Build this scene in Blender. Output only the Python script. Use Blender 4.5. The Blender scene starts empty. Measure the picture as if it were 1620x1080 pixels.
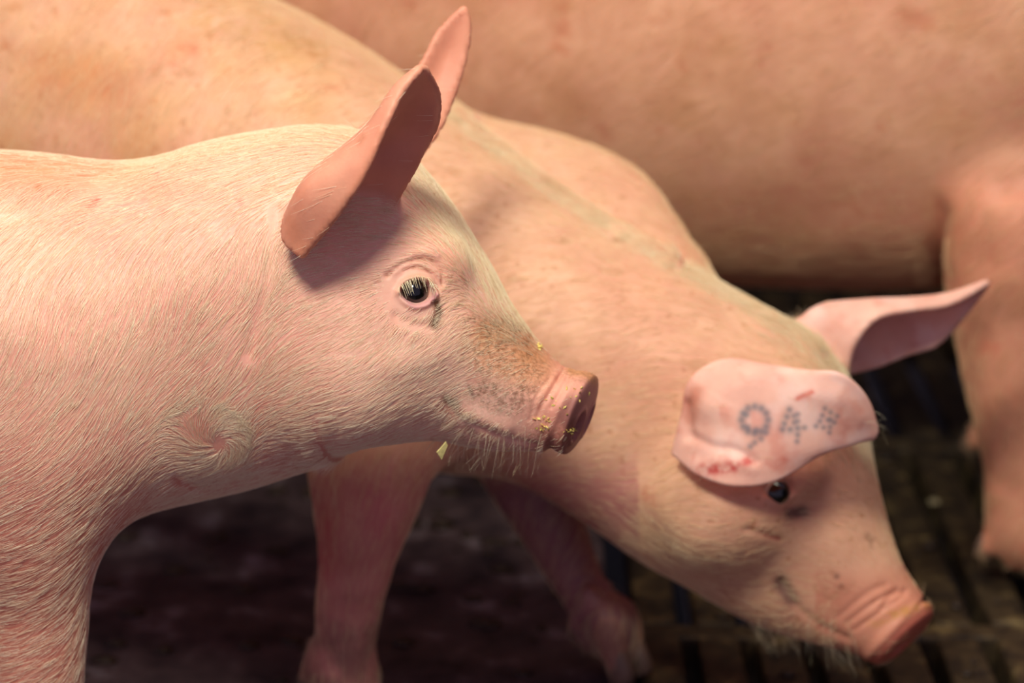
import bpy, bmesh, math, random
import numpy as np
from mathutils import Vector, Matrix, noise as mnoise
from mathutils.bvhtree import BVHTree
rng = np.random.default_rng(7)
random.seed(7)
sc = bpy.context.scene
COL = sc.collection

# ------------------------------------------------------------------ camera, world, lamps, exposure
PITCH = math.radians(18.0)
CAM = np.array([0.0, -1.902, 1.058])
FPX = 85.0 / 36.0 * 1620.0
FWD = np.array([0.0, math.cos(PITCH), -math.sin(PITCH)])
UPV = np.array([0.0, math.sin(PITCH), math.cos(PITCH)])
RGT = np.array([1.0, 0.0, 0.0])
cd = bpy.data.cameras.new('camera'); cam = bpy.data.objects.new('camera', cd); COL.objects.link(cam)
cam.location = CAM; cam.rotation_euler = (math.radians(90) - PITCH, 0, 0)
cd.lens = 85; cd.sensor_width = 36; cd.clip_start = 0.05; cd.clip_end = 50
cd.dof.use_dof = True; cd.dof.focus_distance = 1.86; cd.dof.aperture_fstop = 3.2
sc.camera = cam

w = bpy.data.worlds.new('world'); sc.world = w; w.use_nodes = True
w.node_tree.nodes['Background'].inputs[0].default_value = (0.60, 0.52, 0.76, 1)
w.node_tree.nodes['Background'].inputs[1].default_value = 0.46

def area_lamp(name, loc, target, size, power, col):
    l = bpy.data.lights.new(name, 'AREA'); l.shape = 'DISK'; l.size = size; l.energy = power; l.color = col
    o = bpy.data.objects.new(name, l); COL.objects.link(o); o.location = loc
    o.rotation_euler = (Vector(target) - Vector(loc)).to_track_quat('-Z', 'Y').to_euler()
    return o
area_lamp('key_lamp', (-0.36, -1.05, 1.84), (-0.05, 0.1, 0.5), 0.36, 31, (0.96, 1.0, 0.87))
area_lamp('ceiling_lamp', (0.25, 0.05, 2.5), (0.15, 0.4, 0.4), 0.9, 19, (1.0, 0.97, 0.74))
vs = sc.view_settings
vs.view_transform = 'Standard'; vs.look = 'None'; vs.exposure = 0.0; vs.gamma = 1.0; vs.use_curve_mapping = False

# ------------------------------------------------------------------ helpers
def U(x, y, Y):
    """a point of the photograph (in its 1620x1080 frame) at the distance Y behind the middle plane of the pen"""
    d = FWD + RGT * ((x - 810) / FPX) + UPV * (-(y - 540) / FPX)
    return CAM + d * ((Y - CAM[1]) / d[1])
def depth(P): return (np.asarray(P) - CAM) @ FWD
def to_px(P):
    d = P - CAM; z = d @ FWD
    return np.stack([810 + FPX * (d @ RGT) / z, 540 - FPX * (d @ UPV) / z], -1)
def nrm(v): return v / np.maximum(np.linalg.norm(v, axis=-1, keepdims=True), 1e-9)
def spline(P, n):
    """Catmull-Rom through the rows of P, resampled evenly along the first (up to) three columns"""
    P = np.asarray(P, float); m = len(P)
    Q = np.vstack([2 * P[0] - P[1], P, 2 * P[-1] - P[-2]])
    out = []
    for i in range(m - 1):
        t = np.linspace(0, 1, 24, endpoint=False)[:, None]
        a, b, c, d = Q[i], Q[i + 1], Q[i + 2], Q[i + 3]
        out.append(0.5 * (2 * b + (c - a) * t + (2 * a - 5 * b + 4 * c - d) * t ** 2 + (3 * b - a - 3 * c + d) * t ** 3))
    out = np.vstack(out + [P[-1:]])
    k = min(3, P.shape[1])
    s = np.r_[0, np.cumsum(np.linalg.norm(np.diff(out[:, :k], axis=0), axis=1))]
    t = np.linspace(0, s[-1], n)
    return np.stack([np.interp(t, s, out[:, j]) for j in range(P.shape[1])], -1)
def smooth1(a, k):
    if k <= 0: return a
    x = np.arange(-3 * k, 3 * k + 1); g = np.exp(-0.5 * (x / k) ** 2); g /= g.sum()
    return np.convolve(np.pad(a, 3 * k, mode='edge'), g, 'valid')

class Sweep:
    """implicit tube: centre line with an up height, a down height and a half width at every sample"""
    def __init__(s, c, u, ht, hb, wd, n=2.2, cap=(None, None)):
        s.c = c; N = len(c)
        t = np.gradient(c, axis=0); s.t = nrm(t)
        u = u - (u * s.t).sum(1, keepdims=True) * s.t; s.u = nrm(u)
        s.s = np.cross(s.t, s.u)
        s.ht, s.hb, s.w = [np.broadcast_to(np.asarray(a, float), (N,)).copy() for a in (ht, hb, wd)]
        s.n = n
        s.cap = [cap[0] or min(s.ht[0], s.w[0]), cap[1] or min(s.ht[-1], s.w[-1])]
        R = max(s.ht.max(), s.hb.max(), s.w.max()) + 0.06
        s.lo = c.min(0) - R; s.hi = c.max(0) + R
        s.ds = np.linalg.norm(np.diff(c, axis=0), axis=1).mean()
    def local(s, P):
        c2 = (s.c ** 2).sum(1)
        i = np.empty(len(P), int)
        for k in range(0, len(P), 100000):
            i[k:k + 100000] = np.argmin(c2 - 2 * P[k:k + 100000] @ s.c.T, axis=1)
        return i
    def f(s, P):
        i = s.local(P); N = len(s.c)
        d = P - s.c[i]
        e = (d * s.t[i]).sum(1)
        j = np.clip(i + np.where(e > 0, 1, -1), 0, N - 1)
        ej = ((P - s.c[j]) * s.t[j]).sum(1)
        a = np.where(j == i, 0, np.clip(e / np.where(np.abs(e - ej) < 1e-9, 1e-9, e - ej), 0, 1))
        out0 = (i == 0) & (e < 0); out1 = (i == N - 1) & (e > 0)
        over = np.where(out0, -e / s.cap[0], np.where(out1, e / s.cap[1], 0))
        L = lambda A: A[i] * (1 - a) + A[j] * a if A.ndim == 1 else A[i] * (1 - a[:, None]) + A[j] * a[:, None]
        uu = L(s.u); ss = L(s.s)
        cc = s.c[i] + s.t[i] * np.where(out0 | out1, 0, e)[:, None]
        # keep the curved centre line
        cj = L(s.c); cc = np.where((out0 | out1)[:, None], s.c[i], cj)
        dd = P - cc
        z = (dd * uu).sum(1); y = (dd * ss).sum(1)
        h = np.where(z > 0, L(s.ht), L(s.hb)); wd = L(s.w)
        qq = ((np.abs(y) / wd) ** s.n + (np.abs(z) / h) ** s.n) ** (1 / s.n)
        qq = np.sqrt(qq ** 2 + over ** 2)
        r = np.sqrt(y * y + z * z + np.where(out0 | out1, e, 0) ** 2)
        m = np.minimum(wd, h)
        return np.where(qq > 0.35, r * (1 - 1 / np.maximum(qq, 0.05)), (qq - 1) * m)

def tube(pts, n=40, ratio=1.0, up=None, nexp=2.0, cap=(None, None)):
    """pts: (x, y, z, r) in metres; ratio: half width over radius"""
    S = spline(pts, n)
    up = np.array([1.0, 0, 0]) if up is None else np.asarray(up, float)
    return Sweep(S[:, :3], np.tile(up, (n, 1)), S[:, 3], S[:, 3], S[:, 3] * ratio, nexp, cap)
def px_tube(pts, **k):
    """pts: (px, py, Y, radius in px)"""
    return tube([tuple(U(a, b, Y)) + (r * depth(U(a, b, Y)) / FPX,) for a, b, Y, r in pts], **k)
def outline_sweep(cent, top, bot, n=110, nexp=2.2, cap=(None, None), sm=2):
    """centre line (px, py, Y, half width) with the side outline of the body above and below it"""
    S = spline(cent, n); T = spline(top, 300); B = spline(bot, 300)
    tg = np.gradient(S[:, :2], axis=0); tg = nrm(tg)
    tg = nrm(np.stack([smooth1(tg[:, 0], 3), smooth1(tg[:, 1], 3)], -1))
    pn = np.stack([tg[:, 1], -tg[:, 0]], -1)
    def hit(p, d, Q):
        a = Q[:-1] - p; b = Q[1:] - p
        ca = a[:, 0] * d[1] - a[:, 1] * d[0]; cb = b[:, 0] * d[1] - b[:, 1] * d[0]
        k = np.nonzero((ca * cb <= 0) & ((a @ d) > 0))[0]
        if len(k) == 0: return np.nan
        t = ca[k] / (ca[k] - cb[k] + 1e-12)
        return ((a[k] + (b[k] - a[k]) * t[:, None]) @ d).min()
    ht = np.array([hit(p, d, T) for p, d in zip(S[:, :2], pn)])
    hb = np.array([hit(p, -d, B) for p, d in zip(S[:, :2], pn)])
    ix = np.arange(n)
    for h in (ht, hb):
        ok = ~np.isnan(h); h[~ok] = np.interp(ix[~ok], ix[ok], h[ok])
    ht, hb = smooth1(ht, sm), smooth1(hb, sm)
    C = np.array([U(*p[:3]) for p in S])
    Tp = np.array([U(*(p[:2] + d * 50), p[2]) for p, d in zip(S, pn)])
    u = nrm(Tp - C); k = depth(C) / FPX
    sp = math.sin(PITCH)
    def corr(h):
        h = h * k
        return np.maximum(np.sqrt(np.maximum(h * h - (S[:, 3] * sp) ** 2, (0.6 * h) ** 2)) / math.cos(PITCH), 0.01)
    return Sweep(C, u, corr(ht), corr(hb), S[:, 3], nexp, cap)
class Ball:
    def __init__(s, c, r, axes=None):
        s.c = np.asarray(c, float); s.r = np.broadcast_to(np.asarray(r, float), (3,)); s.A = np.eye(3) if axes is None else axes
        s.lo = s.c - s.r.max() - 0.06; s.hi = s.c + s.r.max() + 0.06
    def f(s, P):
        d = (P - s.c) @ s.A.T; q = np.linalg.norm(d / s.r, axis=1); r = np.linalg.norm(d, axis=1)
        return np.where(q > .3, r * (1 - 1 / np.maximum(q, .05)), (q - 1) * s.r.min())
class Sheet:
    """a thin curved leaf (an ear) through a few rim-to-rim lines of points; half thickness th"""
    def __init__(s, lines, th=0.0035, nu=30, nv=22):
        L = [spline(l, nu) for l in lines]
        G = np.array([spline([l[i] for l in L], nv) for i in range(nu)])
        s.G = G
        V = G.reshape(-1, 3); Fc = [(i * nv + j, (i + 1) * nv + j, (i + 1) * nv + j + 1, i * nv + j + 1) for i in range(nu - 1) for j in range(nv - 1)]
        s.bvh = BVHTree.FromPolygons([tuple(v) for v in V], Fc); s.th = th
        s.lo = V.min(0) - 0.04; s.hi = V.max(0) + 0.04
    def f(s, P):
        fn = s.bvh.find_nearest
        return np.array([d if d is not None else 0.2 for d in (fn(p, 0.2)[3] for p in P.tolist())]) - s.th
def smin(a, b, k):
    h = np.maximum(k - np.abs(a - b), 0) / k
    return np.minimum(a, b) - h * h * k * 0.25

class Shape:
    """smooth union of primitives: list of (primitive, blend)"""
    def __init__(s, prims): s.p = prims
    def f(s, P):
        out = None
        for pr, k in s.p:
            m = np.all((P > pr.lo) & (P < pr.hi), axis=1)
            if out is None: out = pr.f(P); continue
            if m.any(): out[m] = smin(out[m], pr.f(P[m]), k)
        return out
    def grad(s, P, e=0.0008):
        f0 = s.f(P); g = np.empty_like(P)
        for a in range(3):
            Q = P.copy(); Q[:, a] += e; g[:, a] = (s.f(Q) - f0) / e
        return f0, g

def mesh_shape(shape, h):
    """surface nets over a sparse grid, then Newton steps onto the surface"""
    lo = np.min([p.lo for p, _ in shape.p], axis=0); hi = np.max([p.hi for p, _ in shape.p], axis=0)
    B = 4
    nb = np.ceil((hi - lo) / (h * B)).astype(int); n = nb * B + 1
    ax = [lo[a] + (np.arange(nb[a]) + 0.5) * h * B for a in range(3)]
    Gc = np.stack(np.meshgrid(*ax, indexing='ij'), -1).reshape(-1, 3)
    fc = shape.f(Gc)
    act = (np.abs(fc) < h * B * 1.35).reshape(nb)
    F = np.repeat(np.repeat(np.repeat(fc.reshape(nb).astype(np.float32), B, 0), B, 1), B, 2)
    F = np.pad(F, ((0, 1),) * 3, mode='edge')
    pm = np.zeros(n, bool); bi = np.argwhere(act)
    o = np.stack(np.meshgrid(*[np.arange(B + 1)] * 3, indexing='ij'), -1).reshape(-1, 3)
    idx = (bi[:, None, :] * B + o[None]).reshape(-1, 3)
    pm[idx[:, 0], idx[:, 1], idx[:, 2]] = True
    I = np.argwhere(pm)
    F[pm] = shape.f(lo + I * h)
    S = F < 0
    cnt = np.zeros(np.array(n) - 1, np.int8)
    for a in (0, 1):
        for b in (0, 1):
            for c in (0, 1):
                cnt += S[a:n[0] - 1 + a, b:n[1] - 1 + b, c:n[2] - 1 + c]
    cell = (cnt > 0) & (cnt < 8)
    CI = np.argwhere(cell); vid = np.full(cell.shape, -1, np.int32); vid[cell] = np.arange(len(CI))
    # average of edge crossings
    acc = np.zeros((len(CI), 3)); num = np.zeros(len(CI))
    cor = [np.array(k) for k in np.ndindex(2, 2, 2)]
    val = {tuple(k): F[CI[:, 0] + k[0], CI[:, 1] + k[1], CI[:, 2] + k[2]] for k in cor}
    for k in cor:
        for a in range(3):
            if k[a] == 0:
                k2 = k.copy(); k2[a] = 1
                va, vb = val[tuple(k)], val[tuple(k2)]
                m = (va < 0) != (vb < 0)
                t = np.where(m, va / np.where(m, va - vb, 1), 0)
                acc += m[:, None] * (k[None] + t[:, None] * (k2 - k)[None]); num += m
    V = lo + (CI + acc / num[:, None]) * h
    Q = []
    for a in range(3):
        b, c = (a + 1) % 3, (a + 2) % 3
        sl0 = [slice(None)] * 3; sl1 = [slice(None)] * 3
        sl0[a] = slice(0, n[a] - 1); sl1[a] = slice(1, n[a])
        s0, s1 = S[tuple(sl0)], S[tuple(sl1)]
        E_ = np.argwhere(s0 != s1)
        E_ = E_[(E_[:, b] > 0) & (E_[:, c] > 0) & (E_[:, b] < n[b] - 1) & (E_[:, c] < n[c] - 1)]
        fl = s0[E_[:, 0], E_[:, 1], E_[:, 2]]
        db = np.zeros(3, int); db[b] = 1; dc = np.zeros(3, int); dc[c] = 1
        g = lambda X: vid[X[:, 0], X[:, 1], X[:, 2]]
        q = np.stack([g(E_ - db - dc), g(E_ - dc), g(E_), g(E_ - db)], -1)
        q[~fl] = q[~fl][:, ::-1]
        Q.append(q)
    Q = np.vstack(Q); Q = Q[(Q >= 0).all(1)]
    for it in range(2):
        f0, g = shape.grad(V)
        gn = (g * g).sum(1, keepdims=True)
        V = V - np.clip(f0[:, None] * g / np.maximum(gn, 0.15), -0.5 * h, 0.5 * h)
    return V, Q

def make_mesh(name, V, Q):
    me = bpy.data.meshes.new(name)
    me.vertices.add(len(V)); me.vertices.foreach_set('co', np.ascontiguousarray(V, np.float32).ravel())
    k = Q.shape[1]
    me.loops.add(Q.size); me.loops.foreach_set('vertex_index', np.ascontiguousarray(Q, np.int32).ravel())
    me.polygons.add(len(Q)); me.polygons.foreach_set('loop_start', np.arange(0, Q.size, k, dtype=np.int32))
    me.update(calc_edges=True); me.validate()
    me.polygons.foreach_set('use_smooth', np.ones(len(me.polygons), bool))
    return me
def coords(me):
    a = np.empty(len(me.vertices) * 3, np.float32); me.vertices.foreach_get('co', a); return a.reshape(-1, 3).astype(float)
def normals(me):
    a = np.empty(len(me.vertices) * 3, np.float32); me.vertex_normals.foreach_get('vector', a); return a.reshape(-1, 3).astype(float)
def refine(me, mask_fn):
    """split the faces whose corners all lie in the mask into four"""
    m = mask_fn(coords(me))
    bm = bmesh.new(); bm.from_mesh(me); bm.verts.ensure_lookup_table()
    es = [e for e in bm.edges if m[e.verts[0].index] and m[e.verts[1].index]]
    bmesh.ops.subdivide_edges(bm, edges=es, cuts=1, use_grid_fill=True)
    ng = [f for f in bm.faces if len(f.verts) > 4]
    if ng: bmesh.ops.triangulate(bm, faces=ng)
    bm.to_mesh(me); bm.free()
    me.polygons.foreach_set('use_smooth', np.ones(len(me.polygons), bool))

def d_poly(p, line):
    """distance of the px points p to a polyline"""
    L = np.asarray(line, float); best = np.full(len(p), 1e9)
    if len(L) == 1: return np.linalg.norm(p - L[0], axis=1)
    for a, b in zip(L[:-1], L[1:]):
        ab = b - a; t = np.clip(((p - a) @ ab) / max(ab @ ab, 1e-9), 0, 1)
        best = np.minimum(best, np.linalg.norm(p - a - t[:, None] * ab, axis=1))
    return best
def curve2(line, n=40): return spline(line, n) if 2 < len(line) < 9 else np.asarray(line, float)
def sculpt(me, strokes, facing=0.0, back=None, keep=None):
    """press (depth < 0) or raise skin along lines drawn on the near side of the animal"""
    V = coords(me); N = normals(me)
    p = to_px(V); fc = -(nrm(V - CAM) * N).sum(1)
    m = np.clip((fc - facing) / 0.25, 0, 1)
    if back is not None: m = m * (V[:, 1] < back(p))
    if keep is not None: m = m * keep
    D = np.zeros(len(V))
    for line, wd, dp in strokes:
        Lc = curve2(line)
        i = np.nonzero((m > 0) & np.all((p > Lc.min(0) - 3 * wd) & (p < Lc.max(0) + 3 * wd), axis=1))[0]
        if len(i): D[i] += dp * np.exp(-(d_poly(p[i], Lc) / wd) ** 2)
    V = V + N * (D * m)[:, None]
    me.vertices.foreach_set('co', V.astype(np.float32).ravel()); me.update()

def vnoise(V, scale, seed=0):
    """cheap smooth value noise, numpy"""
    P = V * scale + seed * 17.3
    i = np.floor(P).astype(np.int64); f = P - i; f = f * f * (3 - 2 * f)
    def hsh(a):
        x = (a[:, 0] * 73856093) ^ (a[:, 1] * 19349663) ^ (a[:, 2] * 83492791) ^ (seed * 1013)
        x = (x * 1103515245 + 12345) & 0x7fffffff
        x = ((x >> 13) ^ x) * 1274126177 & 0x7fffffff
        return (x % 100003) / 100003.0
    o = 0
    for k in np.ndindex(2, 2, 2):
        kk = np.array(k); wgt = np.prod(np.where(kk, f, 1 - f), axis=1)
        o = o + wgt * hsh(i + kk)
    return o
def fbm(V, scale, seed=0, octv=4):
    s = 0; a = 0.5; t = 0
    for k in range(octv):
        s = s + a * vnoise(V, scale * 2 ** k, seed + k); t += a; a *= 0.5
    return s / t
def lin(c):
    c = np.asarray(c, float) / 255.0
    return np.where(c <= 0.04045, c / 12.92, ((c + 0.055) / 1.055) ** 2.4)
def mix(A, col, k): return A * (1 - k[:, None]) + np.asarray(col)[None] * k[:, None]
def paint(me, base_fn, marks, back=None):
    V = coords(me); N = normals(me); p = to_px(V)
    A = base_fn(V, N, p)
    fc = -(nrm(V - CAM) * N).sum(1); near = (fc > -0.1).astype(float)
    if back is not None: near = near * (V[:, 1] < back(p))
    SP = np.zeros(len(V))
    for line, wd, col, amt, rough in marks:
        Lc = curve2(line)
        i = np.nonzero((near > 0) & np.all((p > Lc.min(0) - 3 * wd) & (p < Lc.max(0) + 3 * wd), axis=1))[0]
        if not len(i): continue
        k = np.clip(1.3 * np.exp(-(d_poly(p[i], Lc) / wd) ** 2), 0, 1)
        if col is None:
            SP[i] = np.maximum(SP[i], k * amt); continue
        if rough: k = k * np.clip((fbm(V[i], 190, 5, 3) - 0.34) * 3.2, 0, 1)
        A[i] = mix(A[i], lin(col), np.clip(k * amt, 0, 1))
    at = me.attributes.new('tint', 'FLOAT_COLOR', 'POINT')
    at.data.foreach_set('color', np.c_[A, SP].astype(np.float32).ravel())

def new_mat(name):
    m = bpy.data.materials.new(name); m.use_nodes = True
    nt = m.node_tree; b = nt.nodes['Principled BSDF']; return m, nt, b
def skin_mat(name, rough=0.55, sss=0.18, bump=0.25, scale=1.0):
    m, nt, b = new_mat(name); n = nt.nodes; l = nt.links
    a = n.new('ShaderNodeAttribute'); a.attribute_name = 'tint'
    tc = n.new('ShaderNodeTexCoord')
    n1 = n.new('ShaderNodeTexNoise'); n1.inputs['Scale'].default_value = 26 * scale; n1.inputs['Detail'].default_value = 6
    rp = n.new('ShaderNodeValToRGB'); rp.color_ramp.elements[0].position = .3; rp.color_ramp.elements[1].position = .7
    rp.color_ramp.elements[0].color = (.90, .80, .78, 1); rp.color_ramp.elements[1].color = (1.08, 1.08, 1.06, 1)
    mx = n.new('ShaderNodeMix'); mx.data_type = 'RGBA'; mx.blend_type = 'MULTIPLY'; mx.inputs['Factor'].default_value = 1
    l.new(tc.outputs['Object'], n1.inputs['Vector']); l.new(n1.outputs['Fac'], rp.inputs['Fac'])
    l.new(a.outputs['Color'], mx.inputs[6]); l.new(rp.outputs['Color'], mx.inputs[7])
    n3 = n.new('ShaderNodeTexNoise'); n3.inputs['Scale'].default_value = 300; n3.inputs['Detail'].default_value = 5; n3.inputs['Roughness'].default_value = .7
    sp = n.new('ShaderNodeMapRange'); sp.inputs[1].default_value = .42; sp.inputs[2].default_value = .64
    mu = n.new('ShaderNodeMath'); mu.operation = 'MULTIPLY'
    dm = n.new('ShaderNodeMix'); dm.data_type = 'RGBA'; dm.inputs[7].default_value = tuple(lin((112, 68, 30))) + (1,)
    l.new(tc.outputs['Object'], n3.inputs['Vector']); l.new(n3.outputs['Fac'], sp.inputs[0]); l.new(sp.outputs[0], mu.inputs[0]); l.new(a.outputs['Alpha'], mu.inputs[1])
    l.new(mu.outputs[0], dm.inputs['Factor']); l.new(mx.outputs[2], dm.inputs[6])
    l.new(dm.outputs[2], b.inputs['Base Color'])
    b.inputs['Roughness'].default_value = rough; b.inputs['Specular IOR Level'].default_value = 0.35
    b.inputs['Subsurface Weight'].default_value = sss; b.inputs['Subsurface Radius'].default_value = (1.0, 0.35, 0.2)
    b.inputs['Subsurface Scale'].default_value = 0.008
    n2 = n.new('ShaderNodeTexNoise'); n2.inputs['Scale'].default_value = 420 * scale; n2.inputs['Detail'].default_value = 3
    bp = n.new('ShaderNodeBump'); bp.inputs['Strength'].default_value = bump; bp.inputs['Distance'].default_value = 0.0008
    l.new(tc.outputs['Object'], n2.inputs['Vector']); l.new(n2.outputs['Fac'], bp.inputs['Height']); l.new(bp.outputs['Normal'], b.inputs['Normal'])
    return m
def hair_mat(name, c0, c1):
    m, nt, b = new_mat(name); n = nt.nodes; l = nt.links
    hi = n.new('ShaderNodeHairInfo'); rp = n.new('ShaderNodeValToRGB')
    rp.color_ramp.elements[0].color = tuple(c0) + (1,); rp.color_ramp.elements[1].color = tuple(c1) + (1,)
    l.new(hi.outputs['Random'], rp.inputs['Fac']); l.new(rp.outputs['Color'], b.inputs['Base Color'])
    b.inputs['Roughness'].default_value = 0.45; b.inputs['Specular IOR Level'].default_value = 0.4
    b.inputs['Transmission Weight'].default_value = 0.0
    return m
def plain_mat(name, col, rough=0.6, nscale=60, var=0.35, bump=0.0, spec=0.4, coat=0.0):
    m, nt, b = new_mat(name); n = nt.nodes; l = nt.links
    tc = n.new('ShaderNodeTexCoord'); n1 = n.new('ShaderNodeTexNoise'); n1.inputs['Scale'].default_value = nscale; n1.inputs['Detail'].default_value = 6
    rp = n.new('ShaderNodeValToRGB'); c = np.array(col)
    rp.color_ramp.elements[0].position = .3; rp.color_ramp.elements[1].position = .72
    rp.color_ramp.elements[0].color = tuple(c * (1 - var)) + (1,); rp.color_ramp.elements[1].color = tuple(np.minimum(c * (1 + var), 1)) + (1,)
    l.new(tc.outputs['Object'], n1.inputs['Vector']); l.new(n1.outputs['Fac'], rp.inputs['Fac']); l.new(rp.outputs['Color'], b.inputs['Base Color'])
    b.inputs['Roughness'].default_value = rough; b.inputs['Specular IOR Level'].default_value = spec; b.inputs['Coat Weight'].default_value = coat
    if bump:
        bp = n.new('ShaderNodeBump'); bp.inputs['Strength'].default_value = bump; bp.inputs['Distance'].default_value = 0.004
        l.new(n1.outputs['Fac'], bp.inputs['Height']); l.new(bp.outputs['Normal'], b.inputs['Normal'])
    return m

def thing(name, label, cat, loc):
    o = bpy.data.objects.new(name, None); COL.objects.link(o); o.location = loc; o.empty_display_size = 0.1
    o['label'] = label; o['category'] = cat
    return o
def child(name, me, mat, parent, label=None, kind=None):
    o = bpy.data.objects.new(name, me); COL.objects.link(o)
    if mat is not None: me.materials.append(mat)
    if parent is not None:
        o.parent = parent; o.matrix_parent_inverse = Matrix.Translation(-parent.location)
    if label: o['label'] = label
    if kind: o['kind'] = kind
    return o
def lathe_mesh(name, prof, seg=24):
    V = []; Q = []
    for r, z in prof:
        for k in range(seg): V.append((r * math.cos(2 * math.pi * k / seg), r * math.sin(2 * math.pi * k / seg), z))
    for i in range(len(prof) - 1):
        for k in range(seg): Q.append((i * seg + k, i * seg + (k + 1) % seg, (i + 1) * seg + (k + 1) % seg, (i + 1) * seg + k))
    return make_mesh(name, np.array(V), np.array(Q))

def grow_hair(name, me, parent, mat, count, flow, length, weight, rad=0.0002, lift=0.13, jit=0.10, npt=5, seed=1, droop=None, label=None):
    """bristles as real curves, combed along a flow drawn over the animal"""
    g = np.random.default_rng(seed)
    me.calc_loop_triangles()
    T = np.empty(len(me.loop_triangles) * 3, np.int32); me.loop_triangles.foreach_get('vertices', T); T = T.reshape(-1, 3)
    V = coords(me); N = normals(me)
    W = weight(V, N, to_px(V))
    a = V[T]; ar = 0.5 * np.linalg.norm(np.cross(a[:, 1] - a[:, 0], a[:, 2] - a[:, 0]), axis=1)
    pr = ar * W[T].mean(1); pr /= pr.sum()
    t = g.choice(len(T), count, p=pr)
    b = g.random((count, 2)); fl = b.sum(1) > 1; b[fl] = 1 - b[fl]; b = np.c_[1 - b.sum(1), b]
    P = (V[T[t]] * b[..., None]).sum(1); Nn = nrm((N[T[t]] * b[..., None]).sum(1))
    p = to_px(P)
    d2 = flow(p); d2 = nrm(d2)
    D = d2[:, :1] * RGT + (-d2[:, 1:]) * UPV
    # comb along the body: follow the surface towards the far side instead of pointing off it
    D = D - (D * Nn).sum(1, keepdims=True) * Nn
    D = nrm(D + 1e-6)
    side = np.cross(Nn, D)
    clump = (fbm(P, 40, 31, 2) - 0.5) * 3.0 * jit
    D = nrm(D + side * (g.normal(0, jit, count) + clump)[:, None])
    L = length(p, P) * g.uniform(0.6, 1.25, count)
    lf = lift * g.uniform(0.5, 1.5, count)
    X = np.empty((count, npt, 3))
    for k in range(npt):
        s = k / (npt - 1)
        up = lf * (s - 0.62 * s * s) * 1.0
        X[:, k] = P + D * (L * s)[:, None] + Nn * (L * up - 0.0003)[:, None]
        if droop is not None: X[:, k, 2] -= L * droop * s * s
    cu = bpy.data.hair_curves.new(name)
    cu.add_curves([npt] * count)
    cu.attributes['position'].data.foreach_set('vector', X.astype(np.float32).ravel())
    ra = cu.attributes.new('radius', 'FLOAT', 'POINT')
    R = rad * g.uniform(0.7, 1.2, count)[:, None] * np.linspace(1, 0.25, npt)[None]
    ra.data.foreach_set('value', R.astype(np.float32).ravel())
    return child(name, cu, mat, parent, label, 'stuff')
def flow_from(ctrl, whorls=()):
    C = np.array(ctrl, float); C[:, 2:] = nrm(C[:, 2:])
    def fn(p):
        o = np.empty((len(p), 2))
        for k in range(0, len(p), 20000):
            q = p[k:k + 20000]
            w_ = 1 / (((q[:, None] - C[None, :, :2]) ** 2).sum(-1) + 900) ** 1.3
            o[k:k + 20000] = w_ @ C[:, 2:] / w_.sum(1, keepdims=True)
        for x, y, r, tw in whorls:
            d = p - (x, y); dist = np.linalg.norm(d, axis=1); e = nrm(d)
            rot = np.stack([-e[:, 1] * tw + e[:, 0] * 0.35, e[:, 0] * tw + e[:, 1] * 0.35], -1)
            k = np.exp(-(dist / r) ** 2)[:, None]
            o = nrm(o) * (1 - k) + rot * k
        return o
    return fn

def set_eye(parent, P, N, r, mat):
    """an eyeball with a dark iris and pale sclera, looking along N"""
    prof = [(max(r * math.sin(t), 1e-5), r * math.cos(t)) for t in np.linspace(0.0, math.pi, 25)]
    me = lathe_mesh('eye', prof, 32)
    V = coords(me); c = V[:, 2] / r
    A = np.tile(lin((26, 16, 10)), (len(V), 1))
    A = mix(A, lin((6, 5, 8)), np.clip((c - 0.86) * 20, 0, 1))
    A = mix(A, lin((205, 180, 160)), np.clip((0.60 - c) * 12, 0, 1))
    bul = np.clip((c - 0.62) / 0.38, 0, 1); V[:, 2] += r * 0.09 * bul
    Rm = np.array(Vector(N).to_track_quat('Z', 'Y').to_matrix())
    V = V @ Rm.T + P
    me.vertices.foreach_set('co', V.astype(np.float32).ravel()); me.update()
    at = me.attributes.new('tint', 'FLOAT_COLOR', 'POINT'); at.data.foreach_set('color', np.c_[A, np.ones(len(A))].astype(np.float32).ravel())
    return child('eye', me, mat, parent, 'dark glossy eye')
def eye_mat():
    m, nt, b = new_mat('eyeball'); a = nt.nodes.new('ShaderNodeAttribute'); a.attribute_name = 'tint'
    nt.links.new(a.outputs['Color'], b.inputs['Base Color'])
    b.inputs['Roughness'].default_value = 0.10; b.inputs['Coat Weight'].default_value = 0.4; b.inputs['Coat Roughness'].default_value = 0.02
    return m
_BV = {}
def surf_at(me, x, y):
    """the skin seen at this place of the photograph"""
    key = (me.name, len(me.vertices), float(coords(me).sum()))
    if key not in _BV: _BV[key] = BVHTree.FromPolygons(coords(me).tolist(), [tuple(p.vertices) for p in me.polygons])
    bv = _BV[key]
    d = nrm(U(x, y, 1.0) - CAM)
    h = bv.ray_cast(tuple(CAM), tuple(d))
    if h[0] is None: raise ValueError('no skin there')
    return np.array(h[0]), np.array(h[1])
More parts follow.
